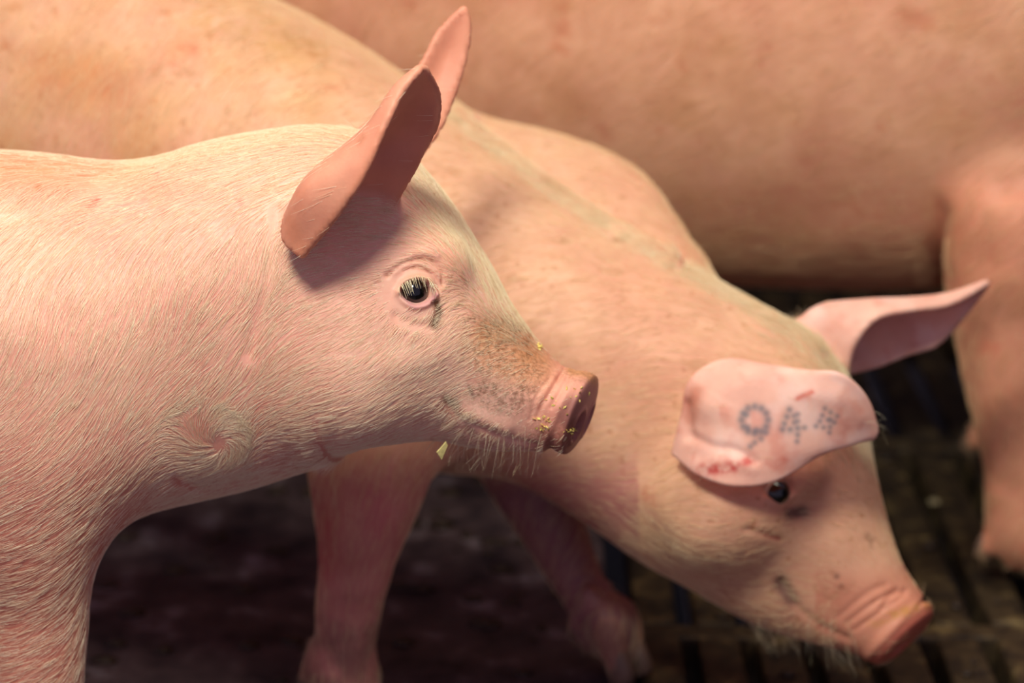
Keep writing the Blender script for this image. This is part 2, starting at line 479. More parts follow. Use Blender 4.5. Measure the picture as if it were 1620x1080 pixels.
def hoof(parent, top, tip, r, mat, ratio=0.75, fwd=(1, 0, 0)):
    """one horn toe: a tapered wedge with a flat sole"""
    top, tip = np.array(top, float), np.array(tip, float)
    S = []
    for k, (s, q) in enumerate([(0, .92), (.25, 1.0), (.5, 1.02), (.75, .95), (.95, .78), (1.0, .5)]):
        c = top * (1 - s) + tip * s
        t = nrm(tip - top); u = nrm(np.array(fwd, float) - (np.array(fwd) @ t) * t); v = np.cross(t, u)
        ring = [c + r * q * (u * math.cos(a) * (1.15 if math.cos(a) > 0 else 0.9) + v * math.sin(a) * ratio) for a in np.linspace(0, 2 * math.pi, 14, endpoint=False)]
        S.append(ring)
    V = np.array(S).reshape(-1, 3); Q = []
    for i in range(5):
        for k in range(14): Q.append((i * 14 + k, i * 14 + (k + 1) % 14, (i + 1) * 14 + (k + 1) % 14, (i + 1) * 14 + k))
    bm = bmesh.new(); vs_ = [bm.verts.new(v) for v in V]
    for q in Q: bm.faces.new([vs_[i] for i in q])
    bm.faces.new(vs_[-14:]); bm.faces.new(vs_[:14][::-1])
    bmesh.ops.recalc_face_normals(bm, faces=bm.faces)
    me = bpy.data.meshes.new('hoof'); bm.to_mesh(me); bm.free()
    me.polygons.foreach_set('use_smooth', np.ones(len(me.polygons), bool))
    return child('hoof', me, mat, parent)
def foot(parent, P, r, heading, mat, prims, k=0.012):
    """two toes and two dew claws at the end of a leg standing at P (on the floor)"""
    hd = nrm(np.array([heading[0], heading[1], 0.0])); sd = np.array([-hd[1], hd[0], 0.0]); P = np.array([P[0], P[1], 0.0])
    z = np.array([0, 0, 1.0])
    for s in (-1, 1):
        a = P + z * 0.062 + sd * s * r * 0.42; b = P + z * 0.022 + sd * s * r * 0.60 + hd * r * 0.75
        prims.append((tube([tuple(a) + (r * .62,), tuple((a + b) / 2) + (r * .58,), tuple(b) + (r * .5,)], n=12, up=tuple(hd)), k))
        hoof(parent, b + z * 0.012 - hd * 0.006, P + z * 0.001 + sd * s * r * 0.66 + hd * r * 1.15, r * .60, mat, fwd=tuple(hd))
        a = P + z * 0.085 - hd * r * 0.75 + sd * s * r * 0.45; b = P + z * 0.052 - hd * r * 1.25 + sd * s * r * 0.62
        prims.append((tube([tuple(a) + (r * .36,), tuple(b) + (r * .26,)], n=8), k * .7))
        hoof(parent, b + z * 0.008, b - z * 0.016 - hd * r * 0.2, r * .27, mat, fwd=tuple(hd))

# ------------------------------------------------------------------ floor: solid strip on the left, slats over a pit on the right
def box_mesh(name, x0, x1, y0, y1, z0, z1, bev=0.004, seg=2, wob=0.0, seed=0, cuts=0):
    bm = bmesh.new(); bmesh.ops.create_cube(bm, size=1)
    for v in bm.verts: v.co = ((x0 + x1) / 2 + v.co.x * (x1 - x0), (y0 + y1) / 2 + v.co.y * (y1 - y0), (z0 + z1) / 2 + v.co.z * (z1 - z0))
    if bev: bmesh.ops.bevel(bm, geom=list(bm.edges), offset=bev, segments=seg, affect='EDGES', profile=0.5)
    me = bpy.data.meshes.new(name); bm.to_mesh(me); bm.free(); return me
def floor_mat(name, c0, c1, c2, sc_, rough=0.5):
    m, nt, b = new_mat(name); n = nt.nodes; l = nt.links
    tc = n.new('ShaderNodeTexCoord')
    geo = n.new('ShaderNodeNewGeometry')
    n1 = n.new('ShaderNodeTexNoise'); n1.inputs['Scale'].default_value = sc_; n1.inputs['Detail'].default_value = 8; n1.inputs['Roughness'].default_value = .65
    rp = n.new('ShaderNodeValToRGB'); e = rp.color_ramp.elements
    e[0].position = .36; e[0].color = tuple(c0) + (1,); e[1].position = .56; e[1].color = tuple(c1) + (1,)
    k = e.new(.70); k.color = tuple(c2) + (1,)
    l.new(geo.outputs['Position'], n1.inputs['Vector']); l.new(n1.outputs['Fac'], rp.inputs['Fac']); l.new(rp.outputs['Color'], b.inputs['Base Color'])
    b.inputs['Roughness'].default_value = rough; b.inputs['Specular IOR Level'].default_value = 0.3
    bp = n.new('ShaderNodeBump'); bp.inputs['Strength'].default_value = .6; bp.inputs['Distance'].default_value = .008
    l.new(n1.outputs['Fac'], bp.inputs['Height']); l.new(bp.outputs['Normal'], b.inputs['Normal'])
    return m
M_SOLID = floor_mat('dirty_concrete', lin((44, 34, 42)), lin((88, 70, 74)), lin((144, 132, 142)), 15)
M_SLAT = floor_mat('dirty_slat', lin((34, 26, 22)), lin((72, 56, 38)), lin((132, 110, 72)), 26)
M_PIT = plain_mat('pit', lin((5, 3, 2)), 0.9, 12, .4)
XE = 0.112
fl = child('floor', box_mesh('floor', -2.6, XE - 0.010, -1.2, 2.6, -0.12, 0.0, 0.004), M_SOLID, None, kind='structure')
fl['label'] = 'dark dung-stained concrete pen floor'
pit = child('pit_base', box_mesh('pit_base', XE - .3, 2.4, -1.2, 2.6, -0.62, -0.55, 0), M_PIT, fl)
PW, GAP = 0.0617, 0.0185
rows = [(-1.1, -0.68), (-0.64, -0.17), (-0.13, 0.373), (0.407, 0.93), (0.97, 1.45), (1.49, 2.0)]
slat_me = []
for k in range(6):
    me = box_mesh('slat', -(PW - GAP) / 2, (PW - GAP) / 2, 0, 1, -0.055, 0, 0.005, 2)
    bm = bmesh.new(); bm.from_mesh(me)
    es = [e for e in bm.edges if abs(e.verts[0].co.y - e.verts[1].co.y) > .8]
    bmesh.ops.subdivide_edges(bm, edges=es, cuts=9, use_grid_fill=True)
    g = random.Random(k)
    for v in bm.verts:
        v.co.x += 0.0022 * mnoise.noise(Vector((v.co.x * 20, v.co.y * 14, k * 3.1)))
        v.co.z += 0.0022 * mnoise.noise(Vector((v.co.x * 30, v.co.y * 17, k * 7.7)))
    bm.to_mesh(me); bm.free(); slat_me.append(me); me.materials.append(M_SLAT)
ii = 0
for r, (y0, y1) in enumerate(rows):
    for k in range(22):
        x = 0.151 + PW * k
        o = bpy.data.objects.new('slat', slat_me[(k * 5 + r * 3) % 6]); COL.objects.link(o); o.parent = fl
        o.location = (x, y0 - 0.002, -0.001 * (k % 3)); o.scale = (1, y1 - y0 + 0.004, 1)
for r in range(len(rows) - 1):
    ya, yb = rows[r][1], rows[r + 1][0]
    child('cross_bar', box_mesh('cross_bar', XE, 0.151 + PW * 21 + .03, ya, yb, -0.07, -0.002, 0.004), M_SLAT, fl)

M_WALL = plain_mat('dark_wall', lin((52, 42, 40)), 0.8, 7, .4, .3)
wb = child('wall_back', box_mesh('wall_back', -2.6, 2.4, 1.62, 1.72, -0.12, 1.6, 0.006), M_WALL, None, kind='structure')
wb['label'] = 'dark pen wall behind the largest pig'
wr = child('wall_right', box_mesh('wall_right', 1.50, 1.60, -1.2, 1.62, -0.12, 1.2, 0.006), M_WALL, None, kind='structure')
wr['label'] = 'dark pen wall beyond the slats on the right'

# ------------------------------------------------------------------ materials of the animals
SK = skin_mat('pig_skin', 0.52, 0.2, 0.2)
SKC = skin_mat('pig_skin_far', 0.55, 0.2, 0.2, 0.7)
HA = hair_mat('bristle_cream', lin((236, 198, 160)), lin((252, 236, 206)))
HB = hair_mat('bristle_blond', lin((228, 184, 136)), lin((250, 226, 182)))
HC = hair_mat('bristle_far', lin((220, 170, 124)), lin((242, 206, 160)))
HW = hair_mat('whisker', lin((226, 196, 150)), lin((250, 235, 200)))
HORN = plain_mat('horn', lin((120, 92, 78)), 0.45, 40, .3)
EYE = eye_mat()
PINK = lin((238, 182, 160)); ROSE = lin((228, 150, 134)); CREAM = lin((236, 206, 160))

# ------------------------------------------------------------------ the pig in front, seen from its right side
def L3(*pts): return [tuple(U(*p)) for p in pts]
def front_pig():
    root = thing('pig', 'pink pig in front, nearest the camera, standing in profile with upright ears', 'pig', (-0.5, 0.0, 0.0))
    body = outline_sweep(
        [(-1230, 520, 0.05, .10), (-1100, 520, 0.05, .135), (-800, 545, .03, .152), (-300, 545, 0.01, .155), (0, 535, 0, .148), (150, 525, 0, .142), (300, 500, -.002, .128), (430, 478, -.006, .112),
         (540, 465, -.012, .100), (620, 480, -.020, .092), (690, 512, -.030, .080), (760, 562, -.040, .063), (820, 606, -.050, .050), (868, 634, -.0575, .0400), (890, 645, -.0605, .0360)],
        [(-1300, 420), (-1200, 300), (-1000, 232), (-500, 222), (0, 243), (150, 256), (230, 258), (330, 230), (430, 212), (540, 204), (610, 216), (662, 258), (702, 318), (742, 380), (782, 442), (822, 508), (865, 556), (890, 580), (905, 596), (940, 616)],
        [(-1300, 620), (-1200, 780), (-1000, 860), (-300, 880), (0, 860), (150, 830), (210, 812), (260, 798), (320, 786), (400, 768), (490, 738), (560, 708), (620, 694), (700, 694), (760, 712), (800, 716), (835, 706), (862, 700), (890, 694), (930, 690)],
        n=120, nexp=2.25, cap=(0.09, 0.006))
    prims = [(body, 0)]
    tg = body.t[-1]; c = body.c[-1]; upd = body.u[-1]; sd = body.s[-1]
    # the snout disc: a thick round plate a little wider than the muzzle
    dc = c + tg * 0.007
    dt = nrm(tg + upd * .12 + sd * 0.13)
    disc = Sweep(np.array([dc + dt * k for k in (-.009, -.0045, 0, .004, .008)]), np.tile(upd, (5, 1)), np.array([.0290, .0318, .0345, .0352, .0345]), np.array([.0280, .0305, .0330, .0340, .0335]), np.array([.0320, .0340, .0360, .0365, .0355]), 2.1, (0.012, 0.0055))
    prims.append((disc, 0.016))
    # cheek, brow, jaw
    prims.append((Ball(U(560, 585, -0.075), (.055, .05, .055)), 0.05))
    prims.append((Ball(U(668, 418, -0.068), (.030, .020, .018)), 0.03))
    # shoulder and near front leg
    prims.append((px_tube([(60, 560, -.085, 130), (50, 700, -.10, 135), (48, 800, -.105, 118), (50, 860, -.105, 104), (58, 950, -.10, 84), (58, 1040, -.10, 76), (58, 1120, -.10, 70), (62, 1200, -.10, 58), (66, 1270, -.10, 52), (72, 1310, -.10, 50)], n=46, ratio=.85), 0.06))
    prims.append((px_tube([(-60, 640, .085, 120), (-70, 800, .10, 100), (-80, 950, .10, 74), (-85, 1080, .10, 62), (-85, 1190, .10, 52), (-80, 1255, .10, 48)], n=36, ratio=.85), 0.06))
    ga = np.array([-.415, -.10, 0]); gb = np.array([-.50, .10, 0])
    foot(root, ga, .030, (1, 0), HORN, prims); foot(root, gb, .030, (1, 0), HORN, prims)
    prims.append((tube([(-.405, -.10, .12, .030), tuple(ga + (0, 0, .062)) + (.031,)], n=8, up=(1, 0, 0)), .03))
    prims.append((tube([(-.495, .10, .12, .030), tuple(gb + (0, 0, .062)) + (.031,)], n=8, up=(1, 0, 0)), .03))
    for s in (-1, 1):
        y = 0.03 + s * .085
        prims.append((tube([(-1.04, y, .44, .12), (-1.05, y + s * .015, .32, .105), (-1.02, y + s * .02, .26, .075), (-1.08, y + s * .02, .19, .044), (-1.13, y + s * .02, .15, .037), (-1.11, y + s * .02, .09, .030), (-1.10, y + s * .02, .062, .031)], n=34, up=(1, 0, 0), ratio=.8), .06))
        foot(root, (-1.10, y + s * .02, 0), .030, (1, 0), HORN, prims)
    prims.append((tube([(-1.16, .05, .54, .014), (-1.20, .05, .53, .011), (-1.215, .04, .50, .009), (-1.20, .06, .475, .007), (-1.19, .05, .49, .005)], n=16), .02))
    # ears
    near = Sheet([
        L3((478, 402, -.136), (528, 342, -.150), (572, 278, -.153), (604, 208, -.147), (634, 146, -.136), (662, 112, -.130)),
        L3((450, 372, -.124), (478, 306, -.140), (536, 256, -.142), (584, 204, -.134), (626, 142, -.130), (662, 110, -.128)),
        L3((470, 320, -.092), (510, 268, -.104), (566, 220, -.112), (606, 182, -.116), (640, 132, -.120), (664, 109, -.126)),
        L3((540, 300, -.080), (575, 262, -.088), (616, 218, -.084), (642, 178, -.092), (662, 134, -.106), (668, 108, -.122)),
        L3((612, 330, -.072), (642, 286, -.074), (668, 236, -.078), (688, 196, -.084), (691, 150, -.096), (672, 110, -.120))], 0.0034)
    far = Sheet([
        L3((560, 214, .040), (604, 178, .060), (648, 132, .086), (674, 92, .100), (698, 48, .108), (731, 16, .112)),
        L3((600, 246, .055), (652, 186, .078), (684, 132, .098), (704, 88, .108), (720, 46, .111), (733, 15, .113)),
        L3((650, 262, .060), (692, 206, .078), (716, 150, .094), (733, 96, .104), (741, 50, .110), (736, 16, .113))], 0.0030)
    prims += [(near, 0.014), (far, 0.012)]
    sh = Shape(prims)
    V, Q = mesh_shape(sh, 0.0034)
    me = make_mesh('body', V, Q)
    def head(V):
        p = to_px(V); return (p[:, 0] > 560) & (p[:, 0] < 990) & (p[:, 1] > 360) & (p[:, 1] < 760) & (V[:, 1] < .02)
    def eyer(V):
        p = to_px(V); return (np.abs(p[:, 0] - 660) < 60) & (np.abs(p[:, 1] - 455) < 55) & (V[:, 1] < -.03)
    def snoutr(V):
        p = to_px(V); return (p[:, 0] > 820) & (p[:, 0] < 990) & (p[:, 1] > 540) & (p[:, 1] < 740) & (V[:, 1] < .0)
    for fn in (head, eyer, snoutr):
        refine(me, fn)
        V = coords(me); m = fn(V)
        f0, g = sh.grad(V[m]); V[m] -= np.clip(f0[:, None] * g / np.maximum((g * g).sum(1, keepdims=True), .15), -.003, .003)
        me.vertices.foreach_set('co', V.astype(np.float32).ravel()); me.update()
    P0, N0 = surf_at(me, 657, 460)
    st = [
        # eye slit, lids and the folds above the eye
        ([(643, 459), (652, 455), (664, 455), (674, 460)], 9, -.0095), ([(650, 466), (660, 469), (670, 465)], 8, -.0065),
        ([(630, 460), (640, 445), (660, 438), (678, 444), (688, 464)], 5, .0050), ([(630, 466), (640, 478), (656, 486), (674, 482), (688, 470)], 5, .0030),
        ([(612, 436), (632, 420), (656, 410), (682, 412), (700, 430), (702, 450)], 4, -.0024), ([(640, 428), (662, 422), (680, 430), (692, 446), (696, 462)], 3, -.0016),
        ([(622, 428), (640, 414), (664, 402), (690, 404)], 7, .0020),
        ([(684, 478), (692, 492), (688, 512)], 4, -.0022), ([(628, 500), (655, 512), (680, 515)], 8, -.0016),
        # mouth and chin
        ([(708, 632), (722, 655), (752, 672), (785, 684), (815, 696), (848, 704)], 4.5, -.0016), ([(716, 640), (730, 662), (745, 690)], 7, -.0014),
        ([(730, 648), (760, 660), (800, 676)], 12, .0025),
        # wrinkles across the top of the snout and behind the disc
        ([(884, 596), (872, 618), (858, 640), (850, 660)], 4, -.0012), ([(893, 582), (884, 598)], 3.5, -.0016),
        ([(868, 600), (854, 618), (846, 634)], 3.5, -.0009), ([(856, 606), (842, 624)], 3.5, -.0006), ([(846, 640), (838, 664)], 3.5, -.0007), ([(898, 596), (886, 620), (872, 644)], 3.5, -.0009),
        ([(690, 560), (650, 575), (610, 580)], 26, .0020), 
        # hip and neck folds of the skin
        ([(440, 330), (432, 400), (420, 470), (395, 560)], 10, -.0022), ([(0, 330), (80, 322), (160, 310), (230, 300)], 22, -.0035), ([(345, 702)], 9, -.0008), ([(290, 760), (330, 772), (380, 764)], 10, -.0015)]
    sculpt(me, st, -.05, lambda p: np.where(p[:, 0] > 850, .2, .03))
    # nostrils, pressed into the disc itself
    V = coords(me); ndir = dt
    for s in (-1, 1):
        cpt = dc + sd * s * 0.0145 + upd * -0.004
        d = V - cpt; a = d @ sd; b = d @ upd; e = d @ ndir
        r2 = (a / .0068) ** 2 + (b / .0095) ** 2
        k = np.exp(-r2 ** 1.6) * (e > 0)
        V -= ndir * (k * 0.013)[:, None]
        rim = np.exp(-((np.sqrt(r2) - 1.5) / .35) ** 2) * (e > 0); V += ndir * (rim * 0.0012)[:, None]
    me.vertices.foreach_set('co', V.astype(np.float32).ravel()); me.update()
    # --- colour of skin and dirt, with some shade painted in low down
    edist = None
    def base(V, N, p):
        A = np.tile(PINK, (len(V), 1))
        k = np.clip((fbm(V, 9, 3) - .42) * 4, 0, 1); A = mix(A, ROSE, k * .55)
        k = np.clip((fbm(V, 34, 9) - .5) * 5, 0, 1); A = mix(A, lin((226, 150, 130)), k * .4)
        inner = np.clip(-near_side(V, N), 0, 1)
        low = np.clip((p[:, 1] - 560) / 300, 0, 1) * (p[:, 0] < 520); A = mix(A, lin((208, 120, 100)), low * .8)  # redder skin low down, its tint also darkened for the weaker light there
        back = np.clip((325 - p[:, 1]) / 60, 0, 1) * np.clip((330 - p[:, 0]) / 120, 0, 1); A = mix(A, lin((226, 142, 94)), back * .85)
        sn = np.clip((p[:, 0] - 800) / 70, 0, 1) * (V[:, 1] < .02) * (p[:, 1] > 520); A = mix(A, lin((218, 140, 118)), sn * .7)
        dv = nrm(V - dc) ; ds = np.abs((V - dc) @ ndir); rr = np.linalg.norm(V - dc, axis=1)
        face = np.clip((.042 - rr) / .006, 0, 1) * np.clip(((V - dc) @ ndir - .006) / .004, 0, 1); A = mix(A, lin((176, 116, 108)), face * .8)
        return A
    def near_side(V, N): return np.ones(len(V))
    ES = lambda V: None
    DIRT = (128, 84, 44); RED = (206, 70, 56)
    marks = [
        ([(770, 525), (800, 520), (822, 530), (838, 555)], 26, (190, 130, 78), .6, 0), ([(775, 560), (810, 575), (846, 580)], 34, (206, 142, 96), .6, 0),
        ([(775, 520), (805, 515), (828, 535)], 18, None, 1.0, 0), ([(740, 505), (770, 512)], 9, None, .6, 0), ([(770, 565), (810, 570), (838, 580)], 34, None, .75, 0), ([(770, 620), (800, 635), (830, 620)], 24, None, .7, 0), ([(730, 620), (760, 640)], 26, None, .25, 0), ([(850, 690), (880, 700), (905, 680)], 18, None, .5, 0), ([(900, 592), (935, 594)], 12, None, .5, 0), ([(700, 650), (740, 690)], 20, None, .3, 0),
([(690, 478), (694, 494), (688, 514)], 6, (92, 52, 26), .95, 0), ([(684, 500), (686, 518)], 6, (110, 70, 40), .6, 2),
        ([(742, 612), (748, 626)], 3.2, (96, 66, 54), .6, 0), ([(706, 632), (722, 640)], 8, (110, 72, 60), .7, 0), ([(785, 546), (800, 540)], 2.5, (110, 70, 46), .7, 0),
        ([(612, 436), (632, 420), (656, 410), (682, 412)], 3.2, (190, 116, 92), .8, 2), ([(640, 428), (662, 422), (680, 430)], 2.4, (176, 100, 78), .7, 2),
        ([(640, 470), (656, 484), (676, 478), (690, 466)], 4, (214, 150, 150), .8, 0), ([(632, 460), (646, 442), (664, 437), (682, 446)], 3.5, (226, 170, 140), .7, 0),
        ([(884, 590), (870, 615), (852, 645)], 3, (190, 112, 92), .5, 0), ([(905, 585), (930, 590), (940, 600)], 9, (196, 140, 90), .7, 0),
        ([(905, 640), (895, 660), (905, 670)], 14, (120, 70, 70), .6, 0), ([(860, 690), (880, 705), (900, 700)], 14, (140, 84, 76), .6, 0),
        ([(143, 322), (152, 318)], 7, RED, .9, 2), ([(246, 280), (252, 274)], 5, RED, .9, 0), ([(260, 334)], 4, RED, .6, 0), ([(378, 315), (384, 326)], 4, RED, .45, 0), ([(60, 296)], 6, (176, 110, 60), .6, 0),
        ([(540, 292), (528, 312), (522, 330)], 6, (120, 104, 92), .7, 2), ([(575, 216), (568, 226)], 4, (60, 44, 20), .9, 0), ([(478, 306), (470, 330)], 10, (196, 112, 76), .6, 2), ([(458, 350), (476, 396)], 12, (206, 120, 76), .6, 0),
        ([(478, 402), (528, 342), (572, 278), (604, 208)], 5, (196, 116, 72), .6, 0),
        ([(114, 640), (116, 645)], 3, (180, 90, 60), .8, 0), ([(560, 498), (515, 508)], 5, (190, 110, 80), .5, 2), ([(650, 586), (676, 584)], 3, (120, 90, 70), .6, 2)]
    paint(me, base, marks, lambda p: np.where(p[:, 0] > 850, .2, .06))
    # insides of the ears: bare skin, darker pink
    at = me.attributes['tint']; A = np.empty(len(me.vertices) * 4, np.float32); at.data.foreach_get('color', A); A = A.reshape(-1, 4)
    V = coords(me); N = normals(me)
    earm = np.zeros(len(V))
    for s_, sgn in ((near, 1), (far, 1)):
        m = np.all((V > s_.lo + .02) & (V < s_.hi - .02), axis=1)
        i = np.nonzero(m)[0]
        d = s_.f(V[i]); earm[i] = np.maximum(earm[i], np.clip(1 - d / .004, 0, 1))
    k = earm * .8; A[:, :3] = mix(A[:, :3], lin((214, 138, 108)), k); at.data.foreach_set('color', A.ravel())
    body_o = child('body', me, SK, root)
    # --- eye
    set_eye(root, P0 - N0 * 0.0100, nrm(N0 + 0.25 * np.array([0.5, -1, .1])), .0130, EYE)
    # --- coat
    ctrl = [(-600, 500, -.2, 1), (-100, 300, -.3, 1), (100, 300, -.3, 1), (100, 500, -.25, 1), (250, 450, -.2, 1), (420, 400, -.12, 1), (400, 550, -.5, 1), (200, 650, -.5, .9), (60, 780, -1, .5), (50, 900, -1, .25), (50, 1040, -1, .3), (150, 800, -1, .55), (240, 740, -.5, 1),
            (520, 215, -1, .12), (450, 250, -.9, .5), (330, 250, -1, .35), (150, 262, -1, .15), (680, 300, -.75, -.6), (640, 330, -.8, -.1), (735, 390, -.6, -.8), (790, 470, -.6, -.75), (600, 560, -.85, .55), (560, 520, -.8, .35), (540, 420, -1, .1), (560, 660, -1, .3), (480, 640, -.9, .45), (660, 640, -1, .2),
            (720, 560, -.9, .35), (780, 600, -.9, .3), (760, 660, -.8, .5), (750, 710, -.3, 1), (800, 715, -.3, 1), (660, 700, -.8, .4), (640, 520, -.55, .85), (700, 520, -.7, .7), (620, 410, -1, .1), (430, 740, -1, .1), (500, 720, -1, .2), (880, 640, -.8, .4), (300, 790, -.8, .5), (410, 650, -.9, .4)]
    fl_ = flow_from(ctrl, [(345, 702, 74, 1.0)])
    bv_e = earm
    eyed = lambda p: np.clip((d_poly(p, [(645, 455), (675, 458)]) - 26) / 14, 0, 1)
    def wgt(V, N, p):
        fc = -(nrm(V - CAM) * N).sum(1)
        wv = np.where(fc > -.15, 1.0, .25) * (1 - .985 * bv_e[:len(V)])
        wv *= np.clip(1 + p[:, 0] / 400, .38, 1.0)
        wv *= eyed(p) * .98 + .02
        wv *= 1 - .5 * np.clip((p[:, 1] - 520) / 250, 0, 1) * (p[:, 0] < 250)
        wv *= 1 - .6 * np.clip((325 - p[:, 1]) / 60, 0, 1) * np.clip((300 - p[:, 0]) / 120, 0, 1)
        wv *= np.clip((905 - p[:, 0]) / 60, 0.0, 1) * np.where(p[:, 0] > 820, .5, 1)
        wv *= np.where((p[:, 0] > 560) & (p[:, 0] < 800), 1.25, 1.0) * (1 + 1.2 * np.exp(-(d_poly(p, [(345, 702)]) / 70) ** 2))
        return wv
    def ln(p, P):
        L = np.full(len(p), .017)
        L = np.where((p[:, 0] > 540) & (p[:, 1] > 380), .0125, L); L = np.where(p[:, 0] > 760, .007, L)
        L = np.where((p[:, 1] < 300) & (p[:, 0] < 640), .019, L)
        return L
    grow_hair('coat', me, root, HA, 108000, fl_, ln, wgt, rad=.00013, seed=3)
    # --- paler bristles of forehead and mane
    def wtop(V, N, p):
        return np.maximum(np.exp(-(d_poly(p, [(690, 290), (760, 420), (815, 510)]) / 42) ** 2), .8 * np.exp(-(d_poly(p, [(230, 258), (330, 232), (430, 214), (580, 210)]) / 15) ** 2)) * (1 - np.clip(1.5 * bv_e[:len(V)], 0, 1)) * eyed(p) * (V[:, 1] < .12)
    grow_hair('mane', me, root, HW, 9000, fl_, lambda p, P: np.full(len(p), .017), wtop, rad=.00014, lift=.16, jit=.14, seed=8)
    # --- chin whiskers and lashes
    def wchin(V, N, p):
        return ((p[:, 0] > 690) & (p[:, 0] < 862) & (p[:, 1] > 672) & (p[:, 1] < 730) & (V[:, 1] < .03)) * 1.0
    grow_hair('chin_whiskers', me, root, HW, 150, flow_from([(700, 700, -.25, 1), (850, 700, -.15, 1)]), lambda p, P: np.full(len(p), .020), wchin, rad=.00011, lift=.5, jit=.25, seed=5, droop=.6)
    cu = bpy.data.hair_curves.new('eyelashes'); pts = []
    g = np.random.default_rng(4)
    lid = spline([(632, 454), (644, 443), (660, 437), (676, 440), (688, 452)], 46)
    for q in lid:
        P, N_ = surf_at(me, q[0] + g.normal(0, .7), q[1] + g.normal(0, 1.0))
        L_ = g.uniform(.006, .010)
        for s in np.linspace(0, 1, 5):
            pts.append(P + N_ * (L_ * (.75 * s - .25 * s * s) - .0004) + np.array([.25, 0, -1]) * L_ * (.15 * s + .75 * s * s) + g.normal(0, .0001, 3))
    cu.add_curves([5] * len(lid)); cu.attributes['position'].data.foreach_set('vector', np.array(pts, np.float32).ravel())
    ra = cu.attributes.new('radius', 'FLOAT', 'POINT'); ra.data.foreach_set('value', np.tile(np.linspace(.00026, .00008, 5), len(lid)).astype(np.float32))
    child('eyelashes', cu, HW, root, 'pale eyelashes over the eye', 'stuff')
    return root, me
PIG_A, ME_A = front_pig()

